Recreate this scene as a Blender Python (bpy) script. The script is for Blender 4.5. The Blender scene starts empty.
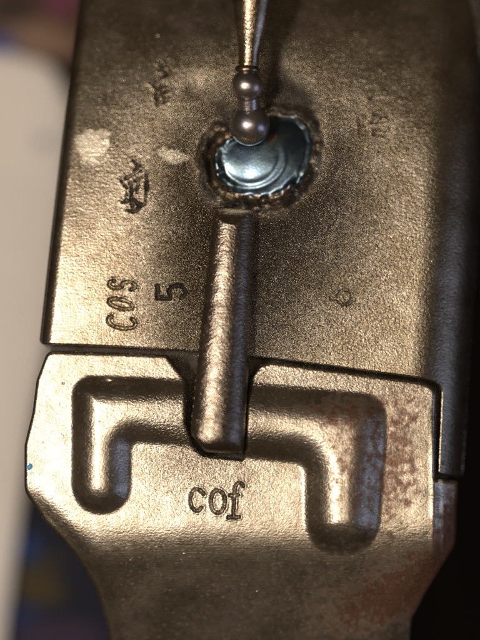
import bpy, math
import numpy as np
from mathutils import Vector

S = 1e-4            # one photo pixel on the face of the metal = 0.1 mm
H = 0.045           # height of the face above the tabletop
D = 0.26            # camera distance
TILT = math.radians(3.5)
scene = bpy.context.scene
col = scene.collection

# ------------------------------------------------------------------ camera
cam_d = bpy.data.cameras.new('camera'); cam = bpy.data.objects.new('camera', cam_d); col.objects.link(cam)
cam.location = (0, -math.sin(TILT) * D, H + math.cos(TILT) * D)
cam.rotation_euler = (TILT, 0, 0)
cam_d.sensor_fit = 'VERTICAL'; cam_d.sensor_height = 24; cam_d.lens = 24 * D / (640 * S)
cam_d.clip_start = 0.01; cam_d.clip_end = 10
cam_d.dof.use_dof = True
cam_d.dof.focus_distance = D - 0.0012
cam_d.dof.aperture_fstop = 4.5
scene.camera = cam

# ------------------------------------------------------------------ world, lamps, exposure
world = bpy.data.worlds.new('World'); scene.world = world; world.use_nodes = True
bg = world.node_tree.nodes['Background']
bg.inputs[0].default_value = (1.0, 0.62, 0.30, 1); bg.inputs[1].default_value = 0.045

def lamp(name, loc, power, color, sx, sy=None):
    l = bpy.data.lights.new(name, 'AREA'); o = bpy.data.objects.new(name, l); col.objects.link(o)
    l.energy = power; l.color = color; l.shape = 'RECTANGLE'; l.size = sx; l.size_y = sy or sx
    o.location = loc
    o.rotation_euler = (Vector((0, 0, H)) - Vector(loc)).to_track_quat('-Z', 'Y').to_euler()
    return o
lamp('desk_lamp', (-0.112, -0.014, H + 0.31), 0.80, (1.0, 0.87, 0.755), 0.032)
lamp('overhead_fill', (0.03, -0.04, H + 0.60), 0.60, (1.0, 0.85, 0.68), 0.12, 0.12)  # added soft fill from overhead, stands for no known lamp
lamp('window', (0.42, -0.10, H + 0.14), 0.20, (0.46, 0.60, 1.0), 0.14, 0.25)
vs = scene.view_settings
vs.view_transform = 'Standard'; vs.look = 'None'; vs.gamma = 1; vs.use_curve_mapping = False; vs.exposure = 0.0
scene.cycles.use_denoising = False
scene.render.film_transparent = False

# ------------------------------------------------------------------ mapping traced positions to the place
ca, sa = math.cos(TILT), math.sin(TILT)
def W(px, py, h=0.0, z=None):
    """traced position (px, py), on the face plane (or the plane z), raised by h -> metres"""
    px = np.asarray(px, float); py = np.asarray(py, float)
    z0 = H if z is None else z
    dx = (px - 240) * S; up = (320 - py) * S
    ry = up * ca + sa * D; rz = up * sa - ca * D
    cz = H + ca * D; cy = -sa * D
    t = (z0 - cz) / rz
    return np.stack([dx * t, cy + ry * t, np.zeros_like(px) + z0 + np.asarray(h) * S], -1)

# ------------------------------------------------------------------ numeric helpers
def fillet_poly(pts, n=6):
    out = []; N = len(pts)
    for i, p in enumerate(pts):
        r = p[2] if len(p) > 2 else 0
        P = np.array(p[:2], float)
        if r <= 0: out.append(P); continue
        A = np.array(pts[i - 1][:2], float); B = np.array(pts[(i + 1) % N][:2], float)
        a = A - P; b = B - P; la = np.linalg.norm(a); lb = np.linalg.norm(b); a /= la; b /= lb
        ang = math.acos(max(-1, min(1, a @ b)))
        d = min(r / math.tan(ang / 2), la * .49, lb * .49); r = d * math.tan(ang / 2)
        c = P + (a + b) / np.linalg.norm(a + b) * r / math.sin(ang / 2)
        p0 = P + a * d; p1 = P + b * d
        a0 = math.atan2(*(p0 - c)[::-1]); a1 = math.atan2(*(p1 - c)[::-1])
        da = (a1 - a0 + math.pi) % (2 * math.pi) - math.pi
        for k in range(n + 1):
            t = a0 + da * k / n; out.append(c + r * np.array([math.cos(t), math.sin(t)]))
    return np.array(out)

def seg_dist(x, y, pts, closed=False):
    best = np.full(x.shape, 1e9); n = len(pts)
    for i in range(n if closed else n - 1):
        ax, ay = pts[i][:2]; bx, by = pts[(i + 1) % n][:2]
        ex, ey = bx - ax, by - ay; L = ex * ex + ey * ey + 1e-12
        t = np.clip(((x - ax) * ex + (y - ay) * ey) / L, 0, 1)
        best = np.minimum(best, (x - ax - t * ex) ** 2 + (y - ay - t * ey) ** 2)
    return np.sqrt(best)

def sdf(x, y, poly):
    """positive inside"""
    d = seg_dist(x, y, poly, True)
    ins = np.zeros(x.shape, bool); n = len(poly)
    for i in range(n):
        ax, ay = poly[i]; bx, by = poly[(i + 1) % n]
        if ay == by: continue
        c = ((ay > y) != (by > y)) & (x < (bx - ax) * (y - ay) / (by - ay) + ax)
        ins ^= c
    return np.where(ins, d, -d)

def local(x, y, box, f, fill):
    out = np.full(x.shape, float(fill)); m = (x > box[0]) & (x < box[2]) & (y > box[1]) & (y < box[3])
    if m.any(): out[m] = f(x[m], y[m])
    return out

_rng = np.random.RandomState(7)
_lat = _rng.rand(256, 256)
def vnoise(x, y, s, off=0):
    x = x / s + 37.3 + off * 11.7; y = y / s + 91.1 + off * 5.3
    xi = np.floor(x).astype(int); yi = np.floor(y).astype(int); fx = x - xi; fy = y - yi
    fx = fx * fx * (3 - 2 * fx); fy = fy * fy * (3 - 2 * fy)
    g = lambda i, j: _lat[(xi + i) & 255, (yi + j) & 255]
    return (g(0, 0) * (1 - fx) * (1 - fy) + g(1, 0) * fx * (1 - fy) + g(0, 1) * (1 - fx) * fy + g(1, 1) * fx * fy)
def fbm(x, y, s, off=0, n=4):
    v = 0; a = 0.5; t = 0
    for k in range(n):
        v = v + a * vnoise(x, y, s / 2 ** k, off + k); t += a; a *= .55
    return v / t
def sstep(a, b, v):
    t = np.clip((v - a) / (b - a), 0, 1); return t * t * (3 - 2 * t)
def gauss(x, y, cx, cy, rx, ry=None, ang=0):
    ry = ry or rx; c, s = math.cos(math.radians(ang)), math.sin(math.radians(ang))
    u = (x - cx) * c + (y - cy) * s; v = -(x - cx) * s + (y - cy) * c
    return np.exp(-(u / rx) ** 2 - (v / ry) ** 2)
def roundoff(d, r, cap=.98):
    t = np.clip(1 - np.maximum(d, 0) / r, 0, cap)
    return r - np.sqrt(np.maximum(r * r - (t * r) ** 2, 0))

# ------------------------------------------------------------------ objects
def empty(name, loc, label, cat, group=None):
    o = bpy.data.objects.new(name, None); col.objects.link(o); o.location = loc
    o.empty_display_size = .005
    o['label'] = label; o['category'] = cat
    if group: o['group'] = group
    return o

def link_mesh(name, co, loops, sizes, mat, parent=None, wear=None, normals=None, smooth=True):
    me = bpy.data.meshes.new(name)
    nv = len(co); nl = len(loops); nf = len(sizes)
    me.vertices.add(nv); me.loops.add(nl); me.polygons.add(nf)
    me.vertices.foreach_set('co', np.ascontiguousarray(co, dtype=np.float32).ravel())
    me.loops.foreach_set('vertex_index', np.ascontiguousarray(loops, dtype=np.int32))
    st = np.concatenate([[0], np.cumsum(sizes)[:-1]]).astype(np.int32)
    me.polygons.foreach_set('loop_start', st)
    me.polygons.foreach_set('use_smooth', np.full(nf, smooth))
    me.update(calc_edges=True); me.validate()
    if wear is not None:
        at = me.color_attributes.new('wear', 'FLOAT_COLOR', 'POINT')
        at.data.foreach_set('color', np.ascontiguousarray(wear, dtype=np.float32).ravel())
    if normals is not None:
        me.normals_split_custom_set_from_vertices([tuple(n) for n in normals])
    me.materials.append(mat)
    o = bpy.data.objects.new(name, me); col.objects.link(o)
    if parent: o.parent = parent
    return o

def height_solid(name, outline, hfun, wearfun, step, bottom, mat, parent, splits=(), zbase=None):
    """sheet traced by `outline`, relief hfun(x,y), with walls going down by `bottom`; splits = [(name, insidefun, mat)]"""
    lo = outline.min(0) - step * 2; hi = outline.max(0) + step * 2
    xs = np.arange(lo[0], hi[0], step); ys = np.arange(lo[1], hi[1], step)
    X, Y = np.meshgrid(xs, ys); d = sdf(X, Y, outline)
    ins = d > 0
    cell = ins[:-1, :-1] | ins[1:, :-1] | ins[:-1, 1:] | ins[1:, 1:]
    gy, gx = np.gradient(d, step)
    gl = np.sqrt(gx * gx + gy * gy) + 1e-9
    out = (~ins) & (d > -2 * step)
    X = np.where(out, X - gx / gl * d, X); Y = np.where(out, Y - gy / gl * d, Y)
    idx = np.arange(X.size).reshape(X.shape)
    # image y points down: order corners so that the normal faces +Z
    q = np.stack([idx[:-1, :-1], idx[1:, :-1], idx[1:, 1:], idx[:-1, 1:]], -1)[cell]
    cx = (X[:-1, :-1] + X[1:, 1:])[cell] / 2; cy = (Y[:-1, :-1] + Y[1:, 1:])[cell] / 2
    used = np.unique(q); remap = np.full(X.size, -1); remap[used] = np.arange(len(used))
    q = remap[q]; x = X.ravel()[used]; y = Y.ravel()[used]
    dd = np.maximum(sdf(x, y, outline), 0)
    h = hfun(x, y, dd); wear = wearfun(x, y, dd)
    co = W(x, y, h, zbase)
    # normals of the whole sheet, so that split parts join without a seam
    n = np.zeros_like(co)
    f = np.cross(co[q[:, 2]] - co[q[:, 0]], co[q[:, 3]] - co[q[:, 1]])
    for k in range(4): np.add.at(n, q[:, k], f)
    n /= np.linalg.norm(n, axis=1)[:, None] + 1e-20
    # walls
    e = np.concatenate([q[:, [k, (k + 1) % 4]] for k in range(4)])
    key = e[:, 0].astype(np.int64) * len(x) + e[:, 1]; rev = e[:, 1].astype(np.int64) * len(x) + e[:, 0]
    be = e[~np.isin(key, rev)]
    bv = np.unique(be); bm = np.full(len(x), -1); bm[bv] = np.arange(len(bv))
    B = bm[be]; m = len(bv)
    top = co[bv]; bot = top.copy()
    if callable(bottom): bot[:, 2] = bottom(x[bv], y[bv], top[:, 2])
    else: bot[:, 2] = top[:, 2] - bottom * S
    mid = top * .5 + bot * .5
    wc = np.concatenate([top, mid, bot]); ww = np.concatenate([wear[bv]] * 3)
    wq = np.concatenate([np.stack([B[:, 1], B[:, 0], B[:, 0] + m, B[:, 1] + m], -1),
                         np.stack([B[:, 1] + m, B[:, 0] + m, B[:, 0] + 2 * m, B[:, 1] + 2 * m], -1)])
    owner = np.zeros(len(q), int)
    for i, (_, fn, _) in enumerate(splits): owner[(owner == 0) & fn(cx, cy)] = i + 1
    # main sheet + walls in one mesh (own wall vertices keep the edge crisp)
    def sub(faces):
        u = np.unique(faces); r = np.full(len(x), -1); r[u] = np.arange(len(u)); return u, r[faces]
    u, f0 = sub(q[owner == 0])
    allco = np.concatenate([co[u], wc]); allw = np.concatenate([wear[u], ww])
    allq = np.concatenate([f0, wq + len(u)])
    wn = np.zeros_like(wc); fw = np.cross(wc[wq[:, 2]] - wc[wq[:, 0]], wc[wq[:, 3]] - wc[wq[:, 1]])
    for k in range(4): np.add.at(wn, wq[:, k], fw)
    wn /= np.linalg.norm(wn, axis=1)[:, None] + 1e-20
    main = link_mesh(name, allco, allq.ravel(), np.full(len(allq), 4), mat, parent, allw, np.concatenate([n[u], wn]))
    made = []
    for i, (nm, _, mt) in enumerate(splits):
        if not (owner == i + 1).any(): continue
        u, f1 = sub(q[owner == i + 1])
        made.append(link_mesh(nm, co[u], f1.ravel(), np.full(len(f1), 4), mt or mat, main, wear[u], n[u]))
    return main, made

def lathe(name, prof, axis_from, axis_to, mat, parent, n=40, wear=(0, 0, .3, 0)):
    """prof = [(t along the axis in px, radius px)]; axis ends are world points"""
    A = np.array(axis_from); Bv = np.array(axis_to); w = Bv - A; w /= np.linalg.norm(w)
    u = np.cross(w, [0, 0, 1.0])
    if np.linalg.norm(u) < 1e-3: u = np.array([1.0, 0, 0])
    u /= np.linalg.norm(u); v = np.cross(w, u)
    co = []; 
    for t, r in prof:
        for k in range(n):
            a = 2 * math.pi * k / n
            co.append(A + w * t * S + (u * math.cos(a) + v * math.sin(a)) * r * S)
    q = []
    for i in range(len(prof) - 1):
        for k in range(n):
            k2 = (k + 1) % n
            q.append((i * n + k, (i + 1) * n + k, (i + 1) * n + k2, i * n + k2))
    q = np.array(q)
    return link_mesh(name, np.array(co), q.ravel(), np.full(len(q), 4), mat, parent, np.tile(np.array(wear, float), (len(co), 1)))

def arc(c, r, n=24, t0=0, t1=math.pi):
    return [(c - r * math.cos(t0 + (t1 - t0) * i / n), max(.01, r * math.sin(t0 + (t1 - t0) * i / n))) for i in range(n + 1)]

# ------------------------------------------------------------------ materials
def metal(name, base=(.30, .245, .17), base2=(.20, .16, .105), rough=.36, bump=1.0, bare_glint_col=(.88, .79, .62), metallic=.96, sparkle=1.0):
    m = bpy.data.materials.new(name); m.use_nodes = True; nt = m.node_tree; N = nt.nodes; L = nt.links
    p = N['Principled BSDF']
    tc = N.new('ShaderNodeTexCoord')
    px = N.new('ShaderNodeVectorMath'); px.operation = 'SCALE'; px.inputs['Scale'].default_value = 1 / S
    L.new(tc.outputs['Object'], px.inputs[0])
    at = N.new('ShaderNodeAttribute'); at.attribute_name = 'wear'
    sp = N.new('ShaderNodeSeparateColor'); L.new(at.outputs['Color'], sp.inputs[0])
    rust, bare_glint, grain, grime_shade = sp.outputs[0], sp.outputs[1], sp.outputs[2], at.outputs['Alpha']
    def noise(scale, detail=3, rough_=.5, stretch=None, dist=0):
        t = N.new('ShaderNodeTexNoise'); t.inputs['Scale'].default_value = scale; t.inputs['Detail'].default_value = detail
        t.inputs['Roughness'].default_value = rough_; t.inputs['Distortion'].default_value = dist
        if stretch:
            mp = N.new('ShaderNodeMapping'); mp.inputs['Scale'].default_value = stretch[:3]; mp.inputs['Rotation'].default_value = (0, 0, stretch[3])
            L.new(px.outputs[0], mp.inputs[0]); L.new(mp.outputs[0], t.inputs['Vector'])
        else: L.new(px.outputs[0], t.inputs['Vector'])
        return t.outputs['Fac']
    def math_(op, a, b, c=None):
        n = N.new('ShaderNodeMath'); n.operation = op
        for i, v in enumerate((a, b, c)):
            if v is None: continue
            if isinstance(v, (int, float)): n.inputs[i].default_value = v
            else: L.new(v, n.inputs[i])
        return n.outputs[0]
    def mix(f, a, b):
        n = N.new('ShaderNodeMix'); n.data_type = 'RGBA'
        if isinstance(f, (int, float)): n.inputs[0].default_value = f
        else: L.new(f, n.inputs[0])
        for i, v in ((6, a), (7, b)):
            if isinstance(v, tuple): n.inputs[i].default_value = (*v, 1)
            else: L.new(v, n.inputs[i])
        return n.outputs[2]
    def ramp(v, a, b):
        n = N.new('ShaderNodeMapRange'); n.interpolation_type = 'SMOOTHSTEP'
        n.inputs[1].default_value = a; n.inputs[2].default_value = b; L.new(v, n.inputs[0]); return n.outputs[0]
    broad = noise(.03, 4, .6); mott = noise(.16, 4, .6); fine = noise(.55, 3, .6); speck = noise(.32, 2, .5)
    c = mix(ramp(broad, .35, .65), base, base2)
    c = mix(math_('MULTIPLY', ramp(mott, .5, .72), .45), c, tuple(v * .55 for v in base2))
    c = mix(math_('MULTIPLY', ramp(speck, .62, .72), .55 * sparkle), c, tuple(min(1, v * 1.9) for v in base))
    brk = ramp(math_('ADD', bare_glint, math_('MULTIPLY', math_('SUBTRACT', fine, .5), 1.1)), .5, 1.2)
    c = mix(brk, c, bare_glint_col)
    rk = ramp(math_('ADD', rust, math_('MULTIPLY', math_('SUBTRACT', noise(.13, 4, .62), .5), 1.9)), .36, 1.0)
    rc = mix(ramp(fine, .35, .65), (.15, .060, .03), (.06, .027, .017))
    c = mix(math_('MULTIPLY', rk, .92), c, rc)
    gk = ramp(math_('ADD', grime_shade, math_('MULTIPLY', math_('SUBTRACT', fine, .5), .5)), .25, .85)
    c = mix(math_('MULTIPLY', gk, .9), c, (.022, .017, .012))
    L.new(c, p.inputs['Base Color'])
    mt = math_('MULTIPLY', math_('SUBTRACT', 1, math_('MULTIPLY', rk, .45)), metallic)
    mt = math_('MULTIPLY', mt, math_('SUBTRACT', 1, math_('MULTIPLY', gk, .6)))
    mt = math_('MULTIPLY', mt, math_('SUBTRACT', 1, math_('MULTIPLY', brk, .35)))
    L.new(mt, p.inputs['Metallic'])
    r = math_('ADD', rough, math_('MULTIPLY', math_('SUBTRACT', mott, .5), .25))
    r = math_('ADD', r, math_('MULTIPLY', rk, .06))
    r = math_('SUBTRACT', r, math_('MULTIPLY', grain, .09))
    L.new(r, p.inputs['Roughness'])
    h = math_('MULTIPLY', noise(.30, 3, .6, (1.0, 1.5, 1.0, .35)), 1.5)
    h = math_('ADD', h, math_('MULTIPLY', noise(.6, 2, .6), 1.0))
    h = math_('MULTIPLY', h, math_('MULTIPLY', grain, math_('ADD', .7, grain)))
    h = math_('ADD', math_('MULTIPLY', h, .60), math_('MULTIPLY', noise(.5, 2, .5), .10))
    h = math_('ADD', h, math_('MULTIPLY', noise(.5, 3, .7, (.06, 1.2, 1.0, .09)), .07))
    h = math_('ADD', h, math_('MULTIPLY', noise(.5, 3, .7, (1.1, .05, 1.0, .09)), .05))
    h = math_('SUBTRACT', h, math_('MULTIPLY', rk, .06))
    h = math_('SUBTRACT', h, math_('MULTIPLY', ramp(noise(.15, 2, .4), .74, .82), .2))
    b = N.new('ShaderNodeBump'); b.inputs['Distance'].default_value = S * 2.2 * bump; b.inputs['Strength'].default_value = 1
    L.new(h, b.inputs['Height']); L.new(b.outputs[0], p.inputs['Normal'])
    return m

M_cover = metal('worn_phosphate_steel', base=(.32, .275, .208), base2=(.22, .178, .122), rough=.30)
M_plate = metal('plate_steel', base=(.41, .36, .288), base2=(.285, .243, .185), rough=.34, bump=.7)
M_tongue = metal('tongue_steel', base=(.30, .25, .195), base2=(.22, .18, .14), rough=.27, bump=.8)
M_rod = metal('polished_rod_steel', base=(.50, .41, .29), base2=(.22, .17, .11), rough=.25, bump=.45, sparkle=.2)
M_ball = metal('ball_steel', base=(.50, .43, .37), base2=(.26, .25, .27), rough=.34, bump=.3, sparkle=.2)
M_weld = metal('blued_weld_metal', base=(.155, .22, .24), base2=(.07, .105, .15), rough=.30, bump=.3, sparkle=.1)
M_body = metal('gap_shade_body_steel', base=(.06, .05, .04), base2=(.04, .035, .03), rough=.5)  # dark colour stands in for shade deep in the gap and slot

# ------------------------------------------------------------------ strokes of the stamped writing
def glyph(strokes, cx, cy, sx, sy, ang):
    """strokes in a unit box, y up; ang = rotation on the face in degrees (counter-clockwise)"""
    c, s = math.cos(math.radians(ang)), math.sin(math.radians(ang)); out = []
    for st in strokes:
        out.append([(cx + (x * sx) * c - (y * sy) * s, cy - ((x * sx) * s + (y * sy) * c)) for x, y in st])
    return out
def ring(cx, cy, rx, ry, a0=0, a1=360, n=14):
    return [(cx + rx * math.cos(math.radians(a0 + (a1 - a0) * i / n)), cy + ry * math.sin(math.radians(a0 + (a1 - a0) * i / n))) for i in range(n + 1)]
G5 = [[(.42, .95), (-.38, .95), (-.42, .12)], [(-.42, .12)] + ring(0, -.35, .46, .55, 120, -150)]
GC = [ring(0, 0, .48, .95, 50, 320)]
GO = [ring(0, 0, .5, .9)]
GS = [ring(0, .45, .42, .48, 20, 270, 10) + ring(0, -.48, .45, .48, 90, -160, 10)]
G6 = [ring(0, -.3, .5, .6), [(-.45, -.1), (-.3, .6), (.15, 1.0)]]
stamp_cover = [  # name, strokes, width, depth
    ('stamped_numeral', glyph(G5, 172, 292, 15, 15, 90), 2.0, 4.2),
    ('stamped_letters', glyph(GC, 122, 322, 13, 15, 80) + glyph(GO, 121, 304, 9, 14, 76) + glyph(GS, 122, 285, 9, 14, 84), 1.5, 1.7),
    ('stamped_mark', [[(157, 59), (162, 62), (159, 67), (165, 68)], [(152, 80), (166, 72)], [(151, 81), (157, 87), (167, 82)], [(155, 95), (168, 88)],
                      [(156, 92), (157, 102), (167, 98)], [(159, 80), (161, 90)], [(163, 90), (164, 100)]], 1.55, 3.4),
    ('stamped_mark', [[(133, 160), (139, 165), (134, 170)], [(125, 178), (141, 170)], [(121, 180), (127, 188), (126, 200)], [(129, 183), (143, 176)],
                      [(131, 184), (131, 196)], [(138, 180), (137, 192)], [(131, 190), (138, 188)], [(122, 202), (133, 199), (139, 204)],
                      [(126, 210), (136, 211), (142, 203)], [(146, 174), (147, 190), (144, 205)], [(131, 203), (133, 208)]], 1.55, 4.0),
    ('stamped_mark', [[(356, 112), (357, 136)], [(357, 130), (363, 134)], ring(380, 112, 5, 4.5), [(372, 118), (389, 117)], [(375, 128), (390, 128)],
                      [(362, 82), (388, 81)], [(370, 88), (371, 84)], [(374, 134), (386, 136)]], 1.4, 1.7),
    ('stamped_numeral', [ring(345, 297, 7.2, 7.5), [(331, 298), (338, 299)]], 1.5, 2.2),
]
stamp_plate = [
    ('stamped_letters', [ring(197, 500, 6.6, 11, -48, -318), [(201, 491), (203.5, 494)]] + [ring(218, 501.5, 7.2, 11.4)] +
     [[(233.2, 517), (234.4, 494)] + ring(239.6, 490, 4.6, 7.6, 190, 330, 8), [(228.5, 517.5), (239, 517)], [(230, 495.5), (238.5, 495)]], 1.35, 2.8),
]
stamp_cover[4] = ('stamped_mark', [[(372 + (px - 372) * .78, 116 + (py - 112) * .78) for px, py in st] for st in stamp_cover[4][1]], 1.3, 1.9)
def stamp_d(x, y, strokes, w):
    a = np.array([p for s in strokes for p in s]); box = (*(a.min(0) - 6), *(a.max(0) + 6))
    def f(u, v):
        d = np.full(u.shape, 1e9)
        for s in strokes: d = np.minimum(d, seg_dist(u, v, s))
        return d + (vnoise(u, v, 2.2) - .5) * 1.1 + (.9 * (fbm(u, v, 6, 31, 2) - .35) * 3 if w == 1.55 else 0)
    return local(x, y, box, f, 99)
def carve(x, y, stamps):
    h = 0; g = 0
    for _, st, w, dep in stamps:
        d = stamp_d(x, y, st, w); wob = .55 + .8 * vnoise(x, y, 7, 3)
        h = h - dep * wob * (1 - sstep(w * .35, w * 1.25, d)) + .35 * wob * np.exp(-((d - w * 1.9) / 1.0) ** 2)
        g = g + (1 - sstep(w * .4, w * 1.3, d)) * min(1, dep / 4.2) ** 1.3 * wob
    return h, g
def stamp_splits(stamps):
    return [(nm, (lambda cx, cy, st=st, w=w: stamp_d(cx, cy, st, w) < w * 1.3), None) for nm, st, w, dep in stamps]

# ------------------------------------------------------------------ the steel assembly
gun = empty('gun_receiver', (0, 0, 0), 'worn grey brown steel receiver end with stamped plate, lying on the dark tabletop', 'metal receiver')

# crater of melted metal
crater = fillet_poly([(203, 160, 8), (207, 142, 8), (222, 128, 6), (238, 118, 6), (252, 108, 6), (272, 108, 8), (296, 111, 10), (311, 123, 10), (317, 142, 10),
                      (313, 164, 10), (303, 184, 10), (287, 199, 10), (262, 207, 12), (236, 204, 10), (217, 195, 10), (207, 180, 8)], 3)
def crater_h(x, y):
    def f(u, v):
        n = (fbm(u, v, 14, 5) - .5)
        d = sdf(u, v, crater) + n * (2 + 6 * sstep(300, 270, u))
        pool = np.sqrt(((u - 250) / 37) ** 2 + ((v - 156) / 34) ** 2)
        left = sstep(250, 214, u); low = sstep(165, 190, v); up = sstep(140, 118, v)
        bead = fbm(u, v, 13, 2, 2)
        h = (4 + 18 * np.maximum(bead - .38, 0) * 2) * np.exp(-((d + 1) / 5.0) ** 2) * (.35 + .75 * np.maximum(low, left * .7))
        h -= 9 * np.exp(-((d - 6) / 3.2) ** 2) * left
        h += (4 + 8 * (bead - .4)) * np.exp(-((d - 14) / 4) ** 2) * left
        inner = sstep(3, 12, d)
        h -= inner * 11 * (1 - left * .5)
        dome = np.clip(1 - ((u - 272) / 66) ** 2 - ((v - 152) / 58) ** 2, 0, 1)
        h += inner * 19 * dome ** .85
        h -= .7 * np.exp(-((pool - .80) / .09) ** 2) * inner * sstep(142, 165, v) - .4 * np.exp(-((pool - .95) / .06) ** 2) * inner * sstep(142, 165, v)
        h += 2.6 * np.exp(-((sdf(u, v, crater) - 6) / 2.4) ** 2) * sstep(292, 304, u) * sstep(185, 160, v)
        h += (7 * np.exp(-((d - 8 - 5 * n) / 3) ** 2)) * low * (.1 + 1.6 * np.maximum(bead - .35, 0))
        return h
    return local(x, y, (185, 90, 335, 225), f, 0)
def crater_d(x, y): return local(x, y, (185, 90, 335, 225), lambda u, v: sdf(u, v, crater), -40)

L0, L1 = np.array([79., -40.]), np.array([38., 346.])
R0, R1 = np.array([503., -40.]), np.array([467., 476.])
def line_d(x, y, a, b):
    t = (b - a) / np.linalg.norm(b - a); return (x - a[0]) * -t[1] + (y - a[1]) * t[0]
cover_out = fillet_poly([tuple(L0), (38, 344, 5), (120, 347), (186, 350.5), (272, 358), (425, 379, 14), (443, 385, 12), (439.5, 474, 3), (467, 477, 4), (476, 330), tuple(R0)])
def cover_hh(x, y, d):
    dl = -line_d(x, y, L0, L1); dr = line_d(x, y, R0, R1)
    h = -roundoff(dl, 15, .93) - 1.5 * np.exp(-dl / 22) - roundoff(dr, 64, .97) - roundoff(d, 2.2, .95)
    h = h + crater_h(x, y) - np.maximum(280 - y, 0) ** 2 / 2200.
    h = h + (fbm(x, y, 90, 1, 2) - .5) * 2.6 + (fbm(x, y, 22, 2, 3) - .5) * .25
    h = h - 3.2 * gauss(x, y, 195, 88, 9, 14, 20) - 3.6 * gauss(x, y, 186, 193, 8, 13, 25) - 1.5 * gauss(x, y, 178, 207, 7, 7)
    h = h + 2.2 * gauss(x, y, 176, 155, 15, 7, 10) + 2.5 * gauss(x, y, 180, 178, 7, 5)
    r = gauss(x, y, 256, 158, 78, 68); c = crater_d(x, y)
    h = h + np.where(c < 0, (fbm(x, y, 7, 6, 3) - .5) * 2.2 * r + (fbm(x, y, 15, 16, 2) - .45) * (9 * np.exp(-(c / 9) ** 2)), 0)
    a, _ = carve(x, y, stamp_cover)
    return h + a
def cover_w(x, y, d):
    _, g = carve(x, y, stamp_cover)
    c = crater_d(x, y)
    near = gauss(x, y, 256, 158, 82, 75) + .75 * gauss(x, y, 225, 290, 75, 120) + .35 * gauss(x, y, 330, 230, 90, 130)
    grain = .15 + 1.2 * np.clip(near, 0, 1) - .1 * sstep(110, 60, x)
    bare_glint = 1.45 * sstep(.05, 1.0, gauss(x, y, 92, 143, 20, 23, 10) + (fbm(x, y, 6) - .5) * .7) + 1.45 * sstep(.05, 1.0, gauss(x, y, 174, 155, 20, 9, 8) + (fbm(x, y, 6, 2) - .5) * .7)
    bare_glint = bare_glint + .35 * gauss(x, y, 180, 320, 40, 30) + .3 * np.exp(-((d - 2) / 1.6) ** 2)
    rust = .42 * gauss(x, y, 258, 345, 12, 40) + .5 * gauss(x, y, 285, 200, 26, 12, -35) + .35 * gauss(x, y, 215, 150, 18, 40)
    rust = rust + .25 * sstep(20, 4, line_d(x, y, R0, R1))
    grime_shade = np.clip(.9 * g, 0, 1) + .75 * np.exp(-(np.abs(c + 1) / 6) ** 2) * sstep(.42, .6, fbm(x, y, 12, 8)) * (c < 4)
    grime_shade = grime_shade + .5 * gauss(x, y, 195, 88, 8, 14, 20) + .55 * gauss(x, y, 183, 196, 9, 14, 25) + .4 * gauss(x, y, 232, 205, 26, 6)  # shadow inside the two dents painted into the colour
    soot = np.exp(-(np.maximum(-c, 0) / 14) ** 2) * (c < 9)
    grime_shade = grime_shade + soot * (.08 + .45 * sstep(.4, .62, fbm(x, y, 9, 8)))
    rust = rust + .28 * soot; bare_glint = bare_glint + .9 * soot * sstep(.5, .68, fbm(x, y, 7, 12))
    grime_shade = grime_shade + .5 * gauss(x, y, 290, 95, 30, 22, 20) + .35 * gauss(x, y, 225, 105, 16, 20) + .6 * gauss(x, y, 205, 180, 8, 20) + .7 * gauss(x, y, 276, 60, 14, 70) + .45 * gauss(x, y, 300, 100, 26, 20, 30) + .3 * gauss(x, y, 262, 300, 8, 60)  # cast shadows of rod and tongue painted in, along with real soot
    grime_shade = np.where(c > 10, .0, grime_shade); grain = np.where(c > 2, .12, grain * (1 - .6 * soot))
    rust = np.where(c > 10, .2 * sstep(16, 8, c) * sstep(160, 180, y) + 1.0 * (gauss(x, y, 272, 138, 7, 4, -45) > .45), rust)
    bare_glint = np.where(c > 4, 0, bare_glint)
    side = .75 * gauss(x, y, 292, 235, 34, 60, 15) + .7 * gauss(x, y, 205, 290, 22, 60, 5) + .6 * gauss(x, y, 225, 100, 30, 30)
    grime_shade = np.where(c < 2, grime_shade + side * sstep(.42, .68, fbm(x, y, 10, 21, 4)) * .55, grime_shade)
    return np.stack([rust, bare_glint, grain, np.clip(grime_shade, 0, 1)], -1)
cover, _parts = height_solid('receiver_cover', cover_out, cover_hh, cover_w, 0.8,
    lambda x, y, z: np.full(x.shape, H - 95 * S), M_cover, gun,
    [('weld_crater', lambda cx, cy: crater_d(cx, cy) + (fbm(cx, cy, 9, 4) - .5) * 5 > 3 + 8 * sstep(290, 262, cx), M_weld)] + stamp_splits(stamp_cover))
_parts[0]['label'] = 'shiny blue grey crater of melted weld metal'

# end plate with the two raised ribs
plate_out = fillet_poly([(47, 350.5, 9), (120, 352.5), (167, 354.5, 3), (187, 381, 4), (186, 424, 4), (193, 446, 6), (203, 455, 4), (244, 459, 3), (246, 420), (248, 394), (251, 376, 4),
    (261, 364.5, 5), (272, 361.5, 2), (420, 381.5, 6), (436.5, 387, 12), (436, 479, 2), (460, 481, 3), (458, 545, 14), (430, 590, 14), (414, 622, 20),
    (412, 680), (414, 800), (416, 1010), (118, 1010), (116, 800), (112, 680), (104, 625, 20), (94, 590, 20), (73, 554, 16), (44, 522, 14), (24, 492, 20), (24, 445, 24), (32, 412, 20), (36, 380)])
ribL = fillet_poly([(73, 377, 18), (150, 379), (222, 384), (222, 451), (150, 443), (130, 441, 8), (129, 513, 27), (72, 513, 28)])
ribR = fillet_poly([(215, 381), (310, 388), (384, 396, 34), (385, 440), (376, 553, 34), (305, 553, 34), (305, 463, 14), (215, 455)])
def rib_d(x, y):
    return local(x, y, (55, 360, 400, 570), lambda u, v: np.maximum(sdf(u, v, ribL), sdf(u, v, ribR)), -60)
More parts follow.
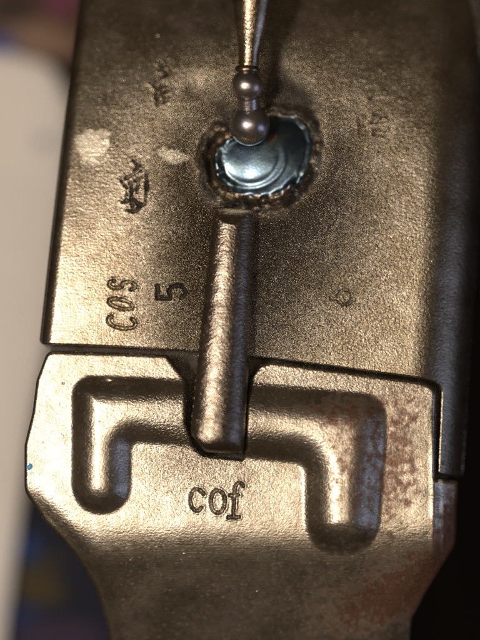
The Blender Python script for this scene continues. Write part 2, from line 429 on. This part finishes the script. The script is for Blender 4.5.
def plate_h(x, y, d):
    # which rib: ribs overlap behind the tongue slot, each keeps its own half
    dL = local(x, y, (55, 360, 218, 530), lambda u, v: sdf(u, v, ribL), -60)
    dR = local(x, y, (218, 370, 400, 570), lambda u, v: sdf(u, v, ribR), -60)
    def prof(dd, hw, Hh):
        t = np.clip(dd / hw, 0, 1); t = np.where(t < .26, t * t / .52, t - .13) / .87; return Hh * (1 - (1 - t) ** 2.0)
    h = prof(np.where(dL > -50, dL + 3.5, 0), 32, 14) + prof(np.where(dR > -50, dR + 3.5, 0), 39, 17.5)
    h = h - roundoff(d, 4.5, .95) - 7 * np.exp(-(d / 14) ** 2) * sstep(480, 520, y)
    yy = np.maximum(y - 518, 0); h = h - np.where(yy < 46, yy ** 2 / 225., 46 ** 2 / 225. + (yy - 46) * 46 / 112.5 + np.maximum(yy - 130, 0) ** 2 / 900.)
    bx = x - 438 + 5 * (fbm(x, y, 25, 8) - .5)
    h = h - .8 * 3.5 * np.log1p(np.exp(np.clip(bx / 3.5, -30, 30))) * sstep(380, 420, y)
    h = h + 1.2 * np.exp(-((x - 434) / 3.5) ** 2) * sstep(420, 460, y) * sstep(570, 550, y)
    h = h + (fbm(x, y, 60, 4, 2) - .5) * 2.0 + (fbm(x, y, 12, 5, 3) - .5) * .18
    h = h - 2.0 * gauss(x, y, 108, 382, 5, 2) 
    a, _ = carve(x, y, stamp_plate)
    return h + a - 1.0
def plate_w(x, y, d):
    _, g = carve(x, y, stamp_plate)
    grain = .20 + .45 * gauss(x, y, 200, 440, 60, 60) + .3 * gauss(x, y, 320, 380, 120, 20)
    grain = grain - .12 * sstep(520, 560, y)
    dL = rib_d(x, y)
    bare_glint = .42 * np.exp(-((d - 2.5) / 2) ** 2) + .22 * gauss(x, y, 230, 500, 170, 40)
    rust = 1.15 * gauss(x, y, 455, 530, 20, 80, 10) + .85 * gauss(x, y, 395, 600, 90, 36, -25) + .66 * gauss(x, y, 404, 465, 28, 90) \
        + .62 * gauss(x, y, 352, 470, 40, 80) + .6 * gauss(x, y, 330, 412, 60, 18) + .35 * gauss(x, y, 25, 485, 9, 26) + .28 * gauss(x, y, 205, 445, 30, 6) \
        + .34 * gauss(x, y, 420, 395, 20, 22) + .34 * gauss(x, y, 270, 590, 160, 50)
    grime_shade = np.clip(.95 * g, 0, 1) + .35 * np.exp(-((dL + 1) / 2.5) ** 2) * sstep(.3, .6, fbm(x, y, 15, 2)) + .7 * gauss(x, y, 106, 381, 6, 2.5)
    bare_glint = bare_glint + (.8 + 1.2 * (fbm(x, y, 9, 15) - .4)) * np.exp(-((x - 440.5 - .02 * (y - 440)) / 3.6) ** 2) * sstep(405, 440, y) * sstep(566, 545, y)
    return np.stack([rust, bare_glint, grain, np.clip(grime_shade, 0, 1)], -1)
plate, pp = height_solid('end_plate', plate_out, plate_h, plate_w, 0.8,
    lambda x, y, z: np.maximum(z - 40 * S, 0.0004), M_plate, gun,
    [('raised_rib', lambda cx, cy: (sdf(cx, cy, ribL) > 0) & (cx < 218), None), ('raised_rib', lambda cx, cy: (sdf(cx, cy, ribR) > 0) & (cx >= 218), None)] + stamp_splits(stamp_plate))
pp[0]['label'] = 'smooth hook shaped rib left of the tongue'; pp[1]['label'] = 'larger rust speckled hook shaped rib right of the tongue'

# locking tongue over the slot
tong_out = fillet_poly([(213, 209, 2), (256, 212, 3), (251, 330), (243.5, 455, 5), (206, 452, 9), (191, 434, 9), (197, 370)])
def tong_h(x, y, d):
    t = (y - 210) / 245; cx = 235 + (217 - 235) * t; hw = 21.5 + 5.5 * t
    s = np.clip((x - cx) / hw, -1, 1)
    h = 4 + 14 * t + 25 * np.sqrt(np.maximum(1 - ((s + .16) / 1.17) ** 2, 0))
    h = np.minimum(h, 20 + (y - 209) * .55)
    h = h - roundoff(454 - y + (s < 0) * 0, 20, .96) * .9 - roundoff(d, 3, .9)
    fl = np.maximum((s + .1) * 0, 0)
    return h + (fbm(x, y, 9, 3, 3) - .5) * .5 + (fbm(x, y, 30, 7) - .5) * 1.2 + fl
def tong_w(x, y, d):
    bare_glint = .5 * gauss(x, y, 210, 412, 7, 30, 5) + 1.0 * gauss(x, y, 235, 214, 24, 6) + .25 * np.exp(-((d - 2) / 1.5) ** 2)  # paints the tongue's highlight and lit top facet, plus worn edges
    rust = .3 * gauss(x, y, 215, 430, 25, 20) + .3 * gauss(x, y, 250, 340, 8, 60)
    return np.stack([rust, bare_glint, np.full(x.shape, .30), .0 * x], -1)
tong, _ = height_solid('locking_tongue', tong_out, tong_h, tong_w, 0.8, lambda x, y, z: np.full(x.shape, H - 60 * S), M_tongue, gun)

# rod with its ball tip, and the ball that sits in the weld
hz = 34
rod = lathe('rod', [(0, 25), (50, 22.5), (70, 20.5), (90, 17.5), (106, 13.6), (115, 11.4), (122, 10.6), (131, 10.4), (136, 9)],
            W(255, -58, 46), W(248, 76, 34), M_rod, gun, wear=(.2, .25, .4, .12))
tip = lathe('ball_tip', arc(0, 16), W(247, 91, hz), W(247.2, 123, hz), M_ball, rod, wear=(.2, 0, .35, .1))
collar = lathe('collar', [(-6, 7), (-5, 11), (-2, 12.6), (1, 12.4), (3, 9)], W(247, 77, hz), W(247, 91, hz), M_rod, rod, wear=(.1, .1, .25, 0))
neck = lathe('pin_neck', [(0, 11), (16, 10.5), (20, 10.5), (34, 11)], W(247, 91, hz - 3), W(249.5, 127.5, 18), M_ball, gun, wear=(.3, 0, .4, .3))
ball = lathe('detent_ball', arc(0, 20.5, 30), W(249.5, 127.5, 17), W(249.5, 161, 17), M_ball, gun, n=56, wear=(.05, 0, .15, 0))
# spring clip sleeve edge beside the rod
# inner body, coloured dark as shade for gap and slot, that carries cover, plate and tongue
body_out = fillet_poly([(85, -36), (46, 340), (44, 380), (34, 440), (36, 485, 8), (60, 520, 8), (110, 560, 10), (400, 560, 10), (446, 535, 8), (452, 470), (464, 330), (492, -36)])
body, _ = height_solid('receiver_body', body_out, lambda x, y, d: 0 * x - 50 - 10 * sstep(480, 560, y) + (fbm(x, y, 20) - .5) * 4, lambda x, y, d: np.stack([.2 + 0 * x, 0 * x, .4 + 0 * x, .3 + 0 * x], -1),
    4.0, lambda x, y, z: np.zeros(x.shape) + .0002, M_body, gun)

# small chip of blue paint on the plate edge
def chip(name, cx, cy, r, mat, h0):
    n = 12; rr = [r * (.75 + .5 * _rng.rand()) for _ in range(n)]
    pts = [(cx + rr[k] * math.cos(6.283 * k / n), cy + rr[k] * 1.1 * math.sin(6.283 * k / n)) for k in range(n)]
    top = [tuple(W(p[0], p[1], h0)) for p in pts]; low = [tuple(W(p[0], p[1], h0 - 5)) for p in pts]
    co = np.array(top + low + [tuple(W(cx, cy, h0 + .6))])
    loops = []; sizes = []
    for k in range(n):
        k2 = (k + 1) % n
        loops += [2 * n, k2, k]; sizes.append(3); loops += [k, k2, n + k2, n + k]; sizes.append(4)
    return link_mesh(name, co, np.array(loops), np.array(sizes), mat, gun)
def paint(name, c, rough=.6):
    m = bpy.data.materials.new(name); m.use_nodes = True; nt = m.node_tree; p = nt.nodes['Principled BSDF']
    p.inputs['Roughness'].default_value = rough
    t = nt.nodes.new('ShaderNodeTexNoise'); t.inputs['Scale'].default_value = 900; t.inputs['Detail'].default_value = 3
    tc = nt.nodes.new('ShaderNodeTexCoord'); nt.links.new(tc.outputs['Object'], t.inputs['Vector'])
    mx = nt.nodes.new('ShaderNodeMix'); mx.data_type = 'RGBA'; nt.links.new(t.outputs['Fac'], mx.inputs[0])
    mx.inputs[6].default_value = (*[v * .8 for v in c], 1); mx.inputs[7].default_value = (*c, 1)
    nt.links.new(mx.outputs[2], p.inputs['Base Color'])
    return m
chip('paint_chip', 29.5, 467, 2.8, paint('blue_paint', (.10, .42, .75)), -1.0)

# ------------------------------------------------------------------ surface and the things lying on it
def color_attr_mat(name, rough, bump, scale):
    m = bpy.data.materials.new(name); m.use_nodes = True; nt = m.node_tree; p = nt.nodes['Principled BSDF']
    a = nt.nodes.new('ShaderNodeAttribute'); a.attribute_name = 'wear'; nt.links.new(a.outputs['Color'], p.inputs['Base Color'])
    p.inputs['Roughness'].default_value = rough
    t = nt.nodes.new('ShaderNodeTexNoise'); t.inputs['Scale'].default_value = scale; t.inputs['Detail'].default_value = 4
    tc = nt.nodes.new('ShaderNodeTexCoord'); nt.links.new(tc.outputs['Object'], t.inputs['Vector'])
    b = nt.nodes.new('ShaderNodeBump'); b.inputs['Distance'].default_value = bump; nt.links.new(t.outputs['Fac'], b.inputs['Height']); nt.links.new(b.outputs[0], p.inputs['Normal'])
    return m
def wood():
    m = bpy.data.materials.new('dark_wood'); m.use_nodes = True; nt = m.node_tree; p = nt.nodes['Principled BSDF']
    tc = nt.nodes.new('ShaderNodeTexCoord'); mp = nt.nodes.new('ShaderNodeMapping'); mp.inputs['Scale'].default_value = (60, 8, 8)
    t = nt.nodes.new('ShaderNodeTexNoise'); t.inputs['Scale'].default_value = 3; t.inputs['Detail'].default_value = 6
    nt.links.new(tc.outputs['Object'], mp.inputs[0]); nt.links.new(mp.outputs[0], t.inputs['Vector'])
    r = nt.nodes.new('ShaderNodeValToRGB'); r.color_ramp.elements[0].color = (.005, .004, .0035, 1); r.color_ramp.elements[1].color = (.016, .009, .006, 1)
    nt.links.new(t.outputs['Fac'], r.inputs[0]); nt.links.new(r.outputs[0], p.inputs['Base Color']); p.inputs['Roughness'].default_value = .8; p.inputs['Specular IOR Level'].default_value = .15
    b = nt.nodes.new('ShaderNodeBump'); b.inputs['Distance'].default_value = .0004; nt.links.new(t.outputs['Fac'], b.inputs['Height']); nt.links.new(b.outputs[0], p.inputs['Normal'])
    return m
def grid_sheet(x0, x1, y0, y1, nx, ny, hf):
    X, Y = np.meshgrid(np.linspace(x0, x1, nx), np.linspace(y0, y1, ny)); Z = hf(X, Y)
    co = np.stack([X, Y, Z], -1).reshape(-1, 3); i = np.arange(nx * ny).reshape(ny, nx)
    q = np.stack([i[:-1, :-1], i[:-1, 1:], i[1:, 1:], i[1:, :-1]], -1).reshape(-1, 4)
    return co, q
co, q = grid_sheet(-.6, .6, -.6, .6, 40, 40, lambda X, Y: 0 * X)
table = link_mesh('tabletop', co, q.ravel(), np.full(len(q), 4), wood()); table['kind'] = 'structure'

def slab(name, outline_px, thick, label, cat, colfun, mat, wave=0.0, step=8):
    zt = thick
    o, _ = height_solid(name, fillet_poly(outline_px), lambda x, y, d: -roundoff(d, 9, .95) + wave * (fbm(x, y, 90, 3) - .5), colfun, step,
                        lambda x, y, z: np.full(x.shape, .0003), mat, None, zbase=zt)
    o['label'] = label; o['category'] = cat
    return o
def blobs(base, lst):
    def f(x, y, d):
        c = np.tile(np.array(base, float), (len(x), 1))
        for (cx, cy, rx, ry, ang, rgb) in lst:
            k = sstep(.25, .6, gauss(x, y, cx, cy, rx, ry, ang) )[:, None]
            c = c * (1 - k) + np.array(rgb) * k
        return np.concatenate([c, np.ones((len(x), 1))], 1)
    return f
slab('folded_paper', [(-320, 60, 20), (5, 52, 30), (52, 64, 30), (74, 110, 20), (58, 300), (30, 440), (5, 620), (-6, 760, 20), (-320, 720, 20)], .006,
     'pale grey folded paper lying left of the metal receiver', 'paper', blobs((.66, .62, .57), [(44, 141, 9, 8, 0, (.24, .25, .29))]), color_attr_mat('paper', .7, .0003, 300), wave=10)
slab('folded_cloth', [(-60, 500, 20), (140, 470, 20), (160, 900, 20), (-60, 900, 20)], .003,
     'dark blue folded cloth with a yellow band, below the pale paper', 'cloth',
     blobs((.006, .007, .018), [(30, 585, 40, 16, 15, (.050, .035, .010)), (48, 562, 20, 8, -10, (.04, .03, .01)), (18, 545, 20, 16, 20, (.012, .045, .16)), (22, 615, 20, 12, 0, (.008, .02, .07)), (60, 640, 50, 22, 0, (.03, .018, .04)), (75, 600, 14, 10, 0, (.004, .004, .01))]),
     color_attr_mat('cloth', .9, .0006, 700), wave=24)
slab('folded_cloth', [(-260, -200, 20), (150, -200, 20), (150, 60, 20), (-260, 52, 20)], .004,
     'brown folded cloth with blue and pink spots, above the pale paper', 'cloth',
     blobs((.07, .035, .022), [(40, 42, 44, 22, 10, (.20, .125, .085)), (0, 50, 22, 14, 0, (.03, .06, .22)), (60, 0, 16, 9, 0, (.20, .03, .12)), (15, 10, 26, 16, 0, (.03, .02, .018))]),
     color_attr_mat('brown_cloth', .9, .0006, 700), wave=24)
